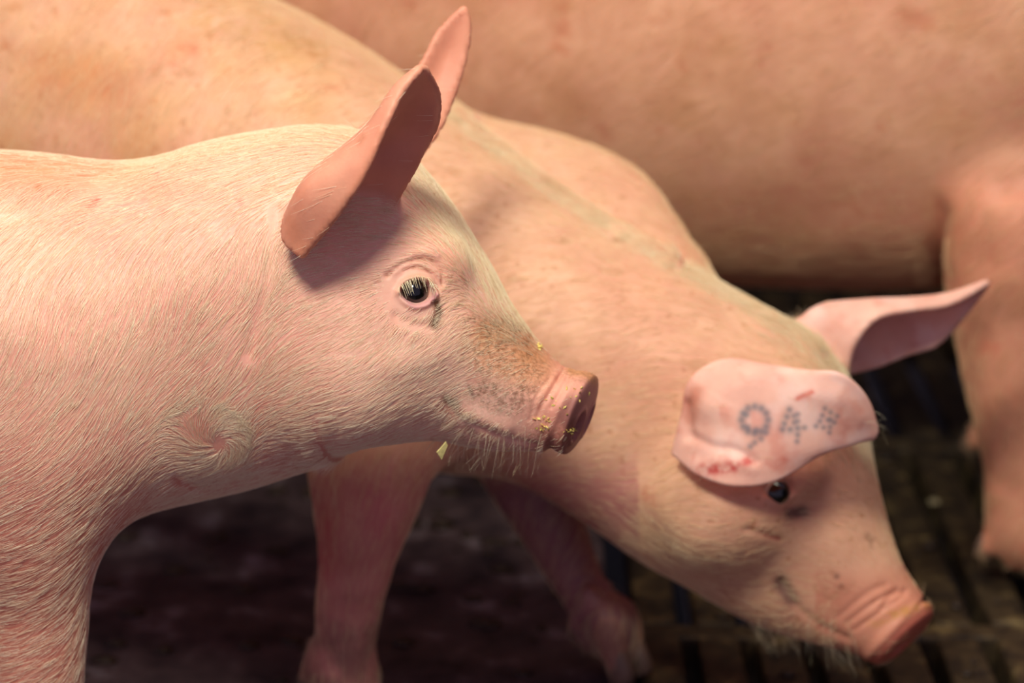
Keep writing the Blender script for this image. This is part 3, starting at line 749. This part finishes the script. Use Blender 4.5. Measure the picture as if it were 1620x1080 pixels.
# ------------------------------------------------------------------ the pig behind it, head lowered to the floor
def middle_pig():
    root = thing('pig.001', 'pig with lowered head and a blue ear tattoo, sniffing the slats behind the front pig', 'pig', (-0.3, 0.4, 0.0))
    body = outline_sweep(
        [(-640, 90, .70, .085), (-560, 90, .685, .115), (-380, 140, .645, .15), (0, 195, .545, .162), (250, 250, .475, .162), (430, 310, .425, .158), (600, 405, .375, .150), (760, 500, .33, .140), (890, 565, .29, .126), (1000, 630, .255, .112), (1090, 700, .225, .102),
         (1165, 768, .2, .095), (1235, 838, .178, .081), (1298, 897, .158, .064), (1352, 945, .140, .049), (1392, 978, .128, .041), (1410, 994, .123, .038)],
        [(-700, 0), (-600, -110), (-400, -185), (0, -160), (250, -90), (430, 2), (530, 52), (640, 124), (720, 184), (800, 240), (860, 286), (1000, 378), (1100, 432), (1200, 488), (1270, 528), (1325, 578), (1356, 640), (1378, 720), (1392, 790), (1410, 852), (1430, 900), (1442, 926), (1460, 950)],
        [(-700, 150), (-600, 330), (-400, 440), (0, 540), (250, 610), (430, 670), (600, 722), (700, 742), (800, 752), (860, 782), (930, 826), (1000, 878), (1060, 914), (1120, 944), (1190, 986), (1260, 1010), (1310, 1020), (1345, 1026), (1372, 1036), (1395, 1060)],
        n=120, nexp=2.2, cap=(0.08, .006))
    prims = [(body, 0)]
    tg = body.t[-1]; c = body.c[-1]; upd = body.u[-1]; sd = body.s[-1]; dc = c + tg * .007
    ft = nrm(tg + np.array([0.0, -.24, -.05]))
    disc = Sweep(np.array([dc + ft * k for k in (-.008, -.004, 0, .003, .006)]), np.tile(upd, (5, 1)), np.array([.033, .0375, .041, .0405, .038]), np.array([.0300, .0330, .0350, .0350, .0330]), np.array([.035, .0385, .0405, .0400, .0375]), 2.1, (0.010, .0085))
    prims.append((disc, .010))
    prims.append((px_tube([(745, 262, .44, 70), (850, 292, .43, 86), (950, 335, .40, 88), (1020, 392, .36, 70), (1060, 430, .33, 50)], n=24), .05))
    prims.append((Ball(U(1150, 800, .115), (.05, .05, .05)), .05))
    prims.append((Ball(U(1250, 742, .115), (.026, .020, .018)), .03))
    prims.append((px_tube([(690, 440, .26, 110), (655, 560, .22, 125), (615, 660, .195, 112), (590, 720, .18, 104), (577, 800, .17, 84), (565, 880, .165, 62), (552, 960, .162, 52), (545, 1030, .162, 48), (543, 1085, .162, 46)], n=44, ratio=.8), .05))
    prims.append((px_tube([(820, 600, .38, 100), (830, 730, .37, 72), (858, 800, .345, 58), (898, 885, .325, 44), (932, 950, .31, 36), (950, 990, .30, 36)], n=34, ratio=.85), .05))
    def ground(x, y):
        d = U(x, y, 1.0) - CAM; return CAM + d * (-CAM[2] / d[2])
    g1 = ground(546, 1150); g2 = ground(965, 1066)
    hd = (.80, -.60)
    foot(root, g1, .026, hd, HORN, prims); foot(root, g2, .024, hd, HORN, prims)
    q = U(543, 1085, .162); prims.append((tube([tuple(q) + (.027,), (g1[0], g1[1], .06, .027)], n=8), .02))
    q = U(950, 990, .30); prims.append((tube([tuple(q) + (.024,), (g2[0], g2[1], .055, .024)], n=8), .02))
    for s in (-1, 1):
        b = np.array([-.80, .62, 0]) + s * .09 * np.array([.3, .95, 0]); b2 = b + s * .015 * np.array([.3, .95, 0])
        prims.append((tube([tuple(b + (.02, 0, .46)) + (.12,), tuple(b2 + (0, 0, .34)) + (.10,), tuple(b2 + (.02, 0, .27)) + (.072,), tuple(b2 + (-.04, .01, .19)) + (.044,), tuple(b2 + (-.08, .02, .15)) + (.036,), tuple(b2 + (-.06, .015, .09)) + (.03,), tuple(b2 + (-.05, .01, .06)) + (.03,)], n=34, up=(.95, -.3, 0), ratio=.8), .06))
        foot(root, b2 + (-.05, .01, 0), .029, (.95, -.3), HORN, prims)
    near = Sheet([
        L3((1250, 600, .085), (1290, 592, .074), (1325, 594, .072), (1352, 612, .074), (1372, 640, .078), (1384, 676, .082)),
        L3((1160, 572, .100), (1220, 590, .076), (1280, 614, .066), (1324, 636, .066), (1358, 660, .073), (1384, 679, .082)),
        L3((1098, 600, .100), (1160, 630, .074), (1236, 660, .060), (1300, 674, .062), (1346, 680, .071), (1384, 682, .082)),
        L3((1082, 660, .098), (1140, 690, .068), (1212, 712, .054), (1284, 710, .058), (1338, 700, .070), (1383, 685, .082)),
        L3((1068, 716, .096), (1110, 748, .066), (1165, 764, .050), (1228, 754, .052), (1310, 708, .066), (1380, 690, .082))], .0034)
    far = Sheet([
        L3((1338, 590, .232), (1350, 545, .228), (1384, 503, .234), (1440, 490, .252), (1500, 481, .274), (1560, 449, .295)),
        L3((1262, 520, .244), (1300, 488, .248), (1370, 477, .262), (1440, 474, .276), (1500, 467, .288), (1560, 447, .295)),
        L3((1280, 520, .262), (1330, 500, .282), (1395, 492, .300), (1450, 490, .308), (1504, 482, .305), (1560, 448, .297)),
        L3((1345, 588, .262), (1390, 576, .282), (1436, 558, .296), (1478, 545, .303), (1512, 512, .304), (1561, 450, .297))], .0032)
    prims += [(near, .014), (far, .012)]
    sh = Shape(prims)
    V, Q = mesh_shape(sh, .0038)
    me = make_mesh('body', V, Q)
    def head(V):
        p = to_px(V); return (p[:, 0] > 1050) & (p[:, 0] < 1500) & (p[:, 1] > 560) & (p[:, 1] < 1080) & (V[:, 1] < .20)
    def tat(V):
        p = to_px(V); return (p[:, 0] > 1090) & (p[:, 0] < 1350) & (p[:, 1] > 610) & (p[:, 1] < 770) & (V[:, 1] < .085)
    def eyr(V):
        p = to_px(V); return (np.abs(p[:, 0] - 1234) < 46) & (np.abs(p[:, 1] - 780) < 36) & (V[:, 1] < .16)
    for fn in (head, tat, eyr):
        refine(me, fn)
        V = coords(me); m = fn(V); f0, g = sh.grad(V[m]); V[m] -= np.clip(f0[:, None] * g / np.maximum((g * g).sum(1, keepdims=True), .15), -.003, .003)
        me.vertices.foreach_set('co', V.astype(np.float32).ravel()); me.update()
    V = coords(me); N = normals(me)
    earm = np.zeros(len(V))
    for s_ in (near, far):
        i = np.nonzero(np.all((V > s_.lo + .02) & (V < s_.hi - .02), axis=1))[0]
        earm[i] = np.maximum(earm[i], np.clip(1 - s_.f(V[i]) / .004, 0, 1))
    P0 = None
    try:
        P0, N0 = surf_at(me, 1234, 782)
    except Exception: pass
    sk = [([(1224, 773), (1242, 773)], 13, -.010), ([(1214, 786), (1234, 796), (1254, 784)], 6, .0026), ([(1252, 800), (1268, 812)], 8, -.002), ([(1180, 838), (1215, 846), (1236, 852)], 5, -.002),
          ([(1236, 920), (1262, 960), (1300, 990), (1340, 1010)], 6, -.0022), ([(1240, 930)], 14, -.002),
          ([(1340, 985), (1380, 955), (1420, 932)], 4, -.0018), ([(1352, 996), (1390, 970), (1432, 940)], 3.5, -.0014), ([(1395, 962), (1412, 942), (1432, 934)], 4, -.002), ([(1328, 975), (1370, 940), (1400, 925)], 6, -.0012),
          ([(1095, 690), (1130, 706), (1165, 712), (1195, 730)], 8, -.0018), ([(1100, 736), (1150, 730), (1190, 740)], 12, .0016), ([(1120, 640), (1150, 650)], 18, .0016), ([(1330, 620), (1360, 660)], 14, .0012), ([(1176, 600), (1140, 620), (1120, 650)], 20, .0018), ([(1086, 640), (1090, 690)], 9, -.0030), ([(1270, 620), (1320, 632)], 14, .0012),
          ([(722, 180), (860, 286), (1000, 378), (1070, 418)], 9, .008), ([(1000, 378), (1100, 434), (1240, 512), (1300, 556)], 12, .0035), ([(760, 196), (870, 272), (1000, 362), (1080, 408)], 16, -.004), ([(760, 420), (840, 500), (900, 620)], 60, .004), ([(1010, 780), (1060, 830), (1100, 860)], 30, .003)]
    sculpt(me, [k for k in sk if k[2] and not (k[0][0][1] < 760 and k[0][0][1] > 560 and k[0][0][0] > 1080)], -.05, lambda p: np.full(len(p), .5), 1 - np.clip(earm * 1.5, 0, 1))
    sculpt(me, [k for k in sk if k[0][0][1] < 760 and k[0][0][1] > 560 and k[0][0][0] > 1080], -.05, lambda p: np.full(len(p), .5), np.clip(earm * 1.2, 0, 1))
    V = coords(me)
    for s in (-1, 1):
        cpt = dc + sd * s * .0150 - upd * .004; d = V - cpt; a = d @ sd; b = d @ upd; e = d @ ft
        r2 = (a / .007) ** 2 + (b / .0095) ** 2; V -= ft * (np.exp(-r2 ** 1.6) * (e > 0) * .013)[:, None]
    me.vertices.foreach_set('co', V.astype(np.float32).ravel()); me.update()
    BLUE = (92, 104, 116)
    def base(V, N, p):
        A = np.tile(lin((230, 178, 146)), (len(V), 1))
        A = mix(A, lin((224, 150, 122)), np.clip((fbm(V, 8, 13) - .45) * 4, 0, 1) * .5)
        A = mix(A, lin((212, 158, 96)), np.clip((fbm(V, 14, 23) - .5) * 5, 0, 1) * .55 * np.clip((620 - p[:, 0]) / 120, 0, 1))
        A = mix(A, lin((196, 120, 70)), np.clip((fbm(V, 60, 27) - .66) * 9, 0, 1) * .6 * np.clip((900 - p[:, 0]) / 400, 0, 1))
        A = mix(A, lin((190, 120, 80)), np.clip((fbm(V, 170, 37, 2) - .74) * 12, 0, 1) * .7)
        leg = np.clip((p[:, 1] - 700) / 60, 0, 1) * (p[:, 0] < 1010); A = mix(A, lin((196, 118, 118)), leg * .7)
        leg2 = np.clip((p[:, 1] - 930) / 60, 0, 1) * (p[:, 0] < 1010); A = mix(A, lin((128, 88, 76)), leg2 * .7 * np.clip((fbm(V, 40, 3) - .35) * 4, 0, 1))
        far_leg_shade = (V[:, 1] > .26) * np.clip((p[:, 1] - 740) / 40, 0, 1) * (p[:, 0] > 760) * (p[:, 0] < 1010); A = mix(A, lin((132, 86, 92)), far_leg_shade * .8)  # shade on the far front leg, painted into its skin as dark purple
        A = mix(A, lin((246, 188, 170)), earm * .85); A = mix(A, lin((250, 206, 194)), earm * np.clip((fbm(V, 45, 71, 3) - .45) * 4, 0, 1) * .6); A = mix(A, lin((226, 138, 118)), earm * np.clip((fbm(V, 70, 77, 3) - .56) * 5, 0, 1) * .5)
        sn = np.clip((p[:, 1] - 890) / 50, 0, 1) * (p[:, 0] > 1290); A = mix(A, lin((214, 132, 106)), sn * .7)
        face = np.clip((.044 - np.linalg.norm(V - dc, axis=1)) / .006, 0, 1) * np.clip(((V - dc) @ ft - .000) / .004, 0, 1); A = mix(A, lin((198, 100, 84)), face * .8)
        return A
    marks = [([(1110, 742), (1140, 741), (1165, 738)], 9, (206, 62, 58), .85, 2), ([(1180, 730), (1192, 726)], 7, (206, 66, 60), .8, 2), ([(1215, 738), (1240, 728)], 7, (214, 110, 92), .6, 2), ([(1262, 630), (1284, 620)], 4, (216, 96, 76), .7, 0), ([(1100, 620), (1092, 660)], 12, (196, 110, 80), .5, 0),
             ([(1250, 812), (1270, 808)], 9, (84, 56, 60), .8, 0), ([(1210, 846), (1234, 852)], 3, (176, 50, 50), .8, 0), ([(1236, 922), (1250, 945)], 13, (96, 68, 66), .75, 0), ([(1325, 912), (1328, 926)], 5, (84, 56, 46), .8, 2), ([(1310, 940), (1350, 930)], 10, (160, 100, 70), .5, 2), ([(1375, 850), (1382, 860)], 8, (140, 90, 70), .6, 2),
             ([(1380, 985), (1420, 970), (1470, 955)], 7, (196, 138, 60), .7, 2), ([(1024, 780), (1030, 800)], 9, (206, 100, 74), .6, 2),
             ([(300, 78), (270, 92)], 14, (214, 110, 70), .7, 2), ([(160, 150), (172, 140)], 8, (214, 106, 76), .6, 2), ([(520, 142), (540, 140)], 8, (206, 100, 66), .7, 2), ([(330, 55), (345, 48)], 8, (196, 110, 60), .6, 2), ([(80, 110), (180, 130)], 42, (206, 132, 84), .6, 0), ([(320, 30), (400, 50), (500, 75)], 24, (196, 142, 76), .6, 1), ([(480, 70), (500, 84)], 12, (186, 116, 60), .6, 2),
             ([(975, 380), (990, 378)], 5, (170, 110, 60), .7, 2), ([(600, 830), (590, 780)], 26, (206, 96, 112), .4, 0), ([(515, 830), (510, 900)], 22, (190, 70, 74), .5, 0)]
    def dots(pts, r): return [([q], r, BLUE, .55, 0) for q in pts]
    nine = [(1194 + 21 * math.cos(a), 664 + 21 * math.sin(a)) for a in np.linspace(0, 2 * math.pi, 12, endpoint=False)] + [(1181, 656), (1183, 676), (1196, 680), (1212, 684), (1204, 694), (1194, 700), (1187, 706)]
    four = [(1249, 648), (1245, 659), (1241, 670), (1238, 679), (1250, 679), (1256, 668), (1262, 655), (1262, 666), (1262, 677), (1262, 688), (1261, 698), (1273, 676), (1256, 658)]
    four2 = [(1305, 646), (1301, 657), (1297, 666), (1291, 674), (1303, 676), (1310, 664), (1314, 652), (1314, 664), (1313, 675), (1312, 684), (1324, 658), (1320, 668)]
    marks += [(nine[:12] + nine[:1], 8, (150, 140, 140), .35, 0), ([(1249, 648), (1238, 679), (1262, 679)], 8, (150, 140, 140), .3, 0)] + dots(nine, 5.0) + dots(four, 4.4) + dots(four2, 4.2)
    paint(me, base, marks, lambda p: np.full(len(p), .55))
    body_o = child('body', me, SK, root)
    if P0 is not None: set_eye(root, P0 - N0 * .0095, nrm(N0 + np.array([.1, -.3, .1])), .0135, EYE)
    ctrl = [(0, 100, -.45, 1), (200, 120, -.5, 1), (400, 150, -.6, .9), (500, 50, -.7, .5), (700, 220, -.9, .35), (760, 420, -.85, .45), (900, 480, -.9, .42), (900, 640, -.95, .3), (1000, 560, -.9, .3), (1000, 750, -.9, .1), (1000, 850, -.9, -.3), (1100, 560, -.95, -.05), (1120, 800, -1, .0), (1150, 900, -1, -.2), (1250, 900, -1, -.2), (860, 285, -.85, -.5), (1000, 375, -.85, -.5), (1200, 495, -.85, -.55), (1300, 560, -.8, -.65), (1370, 720, -.5, -.85), (1330, 800, -.8, -.3), (1400, 900, -.6, -.7), (1300, 1000, -.7, .7), (600, 800, -.2, 1), (545, 950, -.1, 1), (500, 1020, -.15, 1), (545, 1070, 0, 1), (860, 840, -.1, 1), (930, 960, 0, 1), (960, 1040, 0, 1), (950, 250, -.7, .1), (1040, 330, -.7, -.3), (1240, 820, -.9, .1)]
    fl_ = flow_from(ctrl)
    def wgt(V, N, p):
        fc = -(nrm(V - CAM) * N).sum(1)
        wv = np.where(fc > -.15, 1.0, .2) * (1 - .985 * earm[:len(V)]) * np.clip(1 + p[:, 0] / 300, .3, 1.0) * np.where((p[:, 1] > 760) & (p[:, 0] < 1000), .4, 1)
        wv *= np.clip((d_poly(p, [(1230, 772), (1240, 776)]) - 26) / 10, 0.02, 1)
        wv *= np.where((p[:, 1] > 900) & (p[:, 0] > 1330), .12, 1)
        return wv
    grow_hair('coat', me, root, HB, 72000, fl_, lambda p, P: np.where(p[:, 0] > 1150, .013, .018), wgt, rad=.00015, seed=13)
    def wtop(V, N, p):
        return np.maximum(np.exp(-(d_poly(p, [(1255, 520), (1310, 570), (1350, 610), (1374, 720)]) / 30) ** 2), .9 * np.exp(-(d_poly(p, [(722, 180), (860, 286), (1000, 378), (1100, 434), (1230, 508)]) / 11) ** 2)) * (1 - np.clip(1.5 * earm[:len(V)], 0, 1)) * (V[:, 1] < .48)
    grow_hair('mane', me, root, HW, 9000, fl_, lambda p, P: np.full(len(p), .020), wtop, rad=.00018, lift=.14, jit=.12, seed=18)
    def wc(V, N, p): return ((p[:, 0] > 1180) & (p[:, 0] < 1350) & (p[:, 1] > 965) & (p[:, 1] < 1040)) * 1.0
    grow_hair('chin_whiskers', me, root, HW, 130, flow_from([(1250, 1000, -.3, 1), (1330, 1020, .1, 1)]), lambda p, P: np.full(len(p), .024), wc, rad=.00013, lift=.5, jit=.25, seed=15, droop=.5)
    def wt(V, N, p): return (d_poly(p, [(1375, 655), (1384, 682)]) < 12) * 1.0
    grow_hair('ear_tuft', me, root, HW, 22, flow_from([(1380, 680, .9, .4)]), lambda p, P: np.full(len(p), .016), wt, rad=.0001, lift=.5, jit=.5, seed=16)
    return root, me
PIG_B, ME_B = middle_pig()

# ------------------------------------------------------------------ the big pig at the back
def back_pig():
    root = thing('pig.002', 'largest pig, standing at the back with its flank filling the upper right', 'pig', (0.2, 0.8, 0.0))
    hd = np.array([math.cos(math.radians(20)), -math.sin(math.radians(20)), 0]); lt = np.array([hd[1], -hd[0], 0])   # lt: towards the camera
    base_ = np.array([.55, .70, 0])
    def W(s, l, z): return base_ + hd * s - lt * -l + np.array([0, 0, z])
    c = spline([tuple(W(s, 0, z)) + (wd, ht, hb) for s, z, wd, ht, hb in [(-1.30, .62, .10, .16, .14), (-1.22, .62, .17, .23, .2), (-1.0, .61, .215, .29, .29), (-.6, .605, .23, .30, .350), (-.2, .605, .225, .30, .345), (.05, .61, .21, .31, .31), (.30, .62, .165, .26, .24), (.46, .62, .13, .21, .20), (.58, .60, .105, .15, .15), (.70, .55, .065, .09, .085), (.80, .51, .05, .055, .055), (.83, .50, .05, .052, .052)]], 90)
    body = Sweep(c[:, :3], np.tile([0, 0, 1.0], (90, 1)), c[:, 4], c[:, 5], c[:, 3], 2.0, (.06, .012))
    prims = [(body, 0)]
    prims.append((px_tube([(1700, 120, .68, 120), (1694, 240, .585, 165), (1686, 340, .545, 192), (1662, 430, .535, 172), (1650, 500, .53, 148), (1642, 600, .515, 118), (1640, 700, .505, 90), (1641, 770, .50, 80), (1643, 830, .50, 74)], n=44, ratio=.70), .024))
    d = U(1648, 928, 1.0) - CAM; g1 = CAM + d * (-CAM[2] / d[2])
    q = U(1643, 830, .50); prims.append((tube([tuple(q) + (.046,), (g1[0], g1[1], .075, .044)], n=8), .03))
    foot(root, g1, .044, hd[:2], HORN, prims, .016)
    q = W(.0, -.13, 0); prims.append((tube([tuple(q + (0, 0, .45)) + (.13,), tuple(q + (0, 0, .3)) + (.085,), tuple(q + (.02, 0, .18)) + (.055,), tuple(q + (.02, 0, .075)) + (.044,)], n=30), .05)); foot(root, q + (.02, 0, 0), .044, hd[:2], HORN, prims, .016)
    # its rear dew claw, pointed and pink, shows beside the pastern
    prims.append((px_tube([(1588, 780, .49, 22), (1592, 830, .487, 20), (1598, 868, .485, 13), (1602, 892, .483, 6)], n=14), .014))
    for s in (-1, 1):
        q = W(-1.08, s * .13, 0)
        prims.append((tube([tuple(q + (.02, 0, .52)) + (.17,), tuple(q + (.0, 0, .38)) + (.13,), tuple(q + (.04, 0, .3)) + (.095,), tuple(q + (-.05, .02, .21)) + (.058,), tuple(q + (-.09, .03, .16)) + (.05,), tuple(q + (-.07, .02, .075)) + (.044,)], n=34, ratio=.8), .07)); foot(root, q + (-.07, .02, 0), .044, hd[:2], HORN, prims, .016)
    for s in (-1, 1):
        b = W(.50, s * .09, .78)
        G = [[tuple(b + hd * (u * .10 + v * .05 * (1 - u)) + lt * s * (.05 * u + .03 * abs(v)) + np.array([0, 0, .15 * u])) for u in (-.2, .2, .6, 1)] for v in (-1, 0, 1)]
        prims.append((Sheet(G, .006), .02))
    sh = Shape(prims); V, Q = mesh_shape(sh, .0072)
    me = make_mesh('body', V, Q)
    sculpt(me, [([(1492, 330), (1486, 400), (1500, 440)], 9, -.004), ([(1590, 300), (1640, 290)], 26, -.006), ([(1540, 470), (1600, 440)], 30, .004), ([(1300, 380), (1450, 370)], 40, .004), ([(1572, 640), (1560, 560)], 22, .003)], -.05)
    def base(V, N, p):
        A = np.tile(lin((236, 180, 146)), (len(V), 1))
        A = mix(A, lin((212, 132, 108)), np.clip((fbm(V, 6, 43) - .45) * 4, 0, 1) * .5)
        A = mix(A, lin((206, 146, 96)), np.clip((fbm(V, 18, 53) - .52) * 5, 0, 1) * .4)
        A = mix(A, lin((206, 116, 84)), np.clip((fbm(V, 50, 57) - .70) * 9, 0, 1) * .6)
        leg = (p[:, 0] > 1480) * np.clip((p[:, 1] - 240) / 80, 0, 1); A = mix(A, lin((214, 120, 96)), leg * .5)
        A = mix(A, lin((150, 100, 80)), leg * np.clip((fbm(V, 24, 61) - .55) * 6, 0, 1) * .5)
        return A
    paint(me, base, [([(1430, 20), (1470, 40)], 12, (206, 120, 80), .5, 0), ([(880, 72)], 8, (214, 110, 80), .6, 0), ([(950, 200), (960, 215)], 8, (210, 110, 90), .4, 0)])
    child('body', me, SKC, root)
    fl_ = flow_from([(500, 50, -.6, .8), (900, 100, -.8, .6), (1200, 200, -.85, .5), (1400, 350, -.9, .4), (1560, 300, -.8, .5), (1580, 600, -.4, 1)])
    def wgt(V, N, p):
        fc = -(nrm(V - CAM) * N).sum(1)
        return np.where(fc > -.15, 1.0, .15) * np.where((p[:, 0] > 380) & (p[:, 0] < 1700) & (p[:, 1] > -80), 1, .08)
    grow_hair('coat', me, root, HC, 30000, fl_, lambda p, P: np.full(len(p), .022), wgt, rad=.0002, lift=.10, seed=23)
    for s in (-1, 1):
        pass
    return root, me
PIG_C, ME_C = back_pig()

# ------------------------------------------------------------------ small things: feed and dirt
M_FEED = plain_mat('feed', lin((226, 204, 132)), 0.5, 300, .25)
M_CRUMB = plain_mat('feed_crumb', lin((236, 204, 110)), 0.45, 400, .3)
M_GREY = plain_mat('stale_feed', lin((150, 132, 100)), .6, 200, .4)
M_DUNG = plain_mat('dung', lin((58, 42, 32)), 0.55, 90, .5, .3)
def flake_mesh(name, pts, th):
    bm = bmesh.new(); n_ = len(pts)
    V = [bm.verts.new((x, -th, z)) for x, z in pts] + [bm.verts.new((x, th, z)) for x, z in pts]
    bm.faces.new(V[:n_]); bm.faces.new(V[n_:][::-1])
    for k in range(n_): bm.faces.new((V[k], V[n_ + k], V[n_ + (k + 1) % n_], V[(k + 1) % n_]))
    bmesh.ops.recalc_face_normals(bm, faces=bm.faces)
    bmesh.ops.bevel(bm, geom=list(bm.edges), offset=th * .5, segments=1, affect='EDGES')
    me = bpy.data.meshes.new(name); bm.to_mesh(me); bm.free(); return me
P, N_ = surf_at(ME_A, 703, 688)
o = child('feed_flake', flake_mesh('feed_flake', [(-.0045, -.004), (.001, -.0115), (.0042, .002), (.002, .006), (-.001, .001)], .0007), M_FEED, None)
q = U(700, 708, P[1] - .012); o.location = q; o.rotation_euler = (.2, .1, .3)
o['label'] = 'pale triangular feed flake caught in the chin bristles of the front pig'; o['category'] = 'feed flake'
d = U(1478, 798, 1.0) - CAM; g0 = CAM + d * (-CAM[2] / d[2])
def pellet(name, r, seed):
    bm = bmesh.new(); bmesh.ops.create_icosphere(bm, subdivisions=2, radius=r)
    for v in bm.verts:
        k = 1 + .35 * mnoise.noise(v.co / r * 1.1 + Vector((seed, 0, 0))); v.co = Vector((v.co.x * k * 1.2, v.co.y * k, max(v.co.z * k * .7, -r * .4)))
    me = bpy.data.meshes.new(name); bm.to_mesh(me); bm.free(); me.polygons.foreach_set('use_smooth', np.ones(len(me.polygons), bool)); return me
o = child('feed_pellet', pellet('feed_pellet', .0062, 3), M_GREY, None)
o.location = (g0[0], g0[1], .0035)
o['label'] = 'pale feed pellet lying on the slats beside the leg of the pig at the back'; o['category'] = 'feed pellet'
# crumbs sticking to the snout of the front pig
V_ = []; F_ = []
g = np.random.default_rng(9)
for cx, cy, n_, sp in [(868, 664, 10, 9), (858, 676, 12, 8), (904, 682, 16, 8), (880, 640, 8, 14), (912, 620, 8, 14), (855, 548, 8, 8), (800, 716, 6, 6)]:
    for k in range(n_):
        try: P, N_ = surf_at(ME_A, cx + g.normal(0, sp * .6), cy + g.normal(0, sp * .6))
        except Exception: continue
        if P[1] > .1: continue
        r = g.uniform(.0006, .0016); ax = nrm(g.normal(size=(3, 3)))
        b0 = len(V_)
        for s_ in (1, -1):
            for a in range(3): V_.append(P + N_ * r * .5 + ax[a] * r * s_ * (1.6 if a == 0 else .8))
        F_ += [(b0 + i, b0 + j, b0 + k2) for i in (0, 3) for j in (1, 4) for k2 in (2, 5)]
mc = make_mesh('feed_crumbs', np.array(V_), np.array(F_)); mc.polygons.foreach_set('use_smooth', np.zeros(len(mc.polygons), bool))
child('feed_crumbs', mc, M_CRUMB, PIG_A, 'golden feed crumbs stuck to the snout', 'stuff')
# trodden dung on the floor
bm = bmesh.new()
for k in range(520):
    x = g.uniform(-.75, 1.0); y = g.uniform(-.2, 1.3); r = g.uniform(.003, .013) * (1 if x < .1 else .7)
    if x > .112:
        ph = (x - .151 + PW / 2) % PW - PW / 2
        if abs(ph) > .014: continue
    ret = bmesh.ops.create_icosphere(bm, subdivisions=1, radius=r)
    sd_ = Vector((g.uniform(0, 90), 0, 0)); sx, sy = g.uniform(.8, 1.7), g.uniform(.8, 1.5)
    for v in ret['verts']:
        k_ = 1 + .4 * mnoise.noise(v.co / r + sd_)
        v.co = Vector((x + v.co.x * k_ * sx, y + v.co.y * k_ * sy, max(v.co.z * k_ * .45, -.002) + .0005))
me = bpy.data.meshes.new('dung_clumps'); bm.to_mesh(me); bm.free(); me.polygons.foreach_set('use_smooth', np.ones(len(me.polygons), bool))
o = child('dung_clumps', me, M_DUNG, fl, 'dark trodden dung crumbs scattered over the floor', 'stuff')
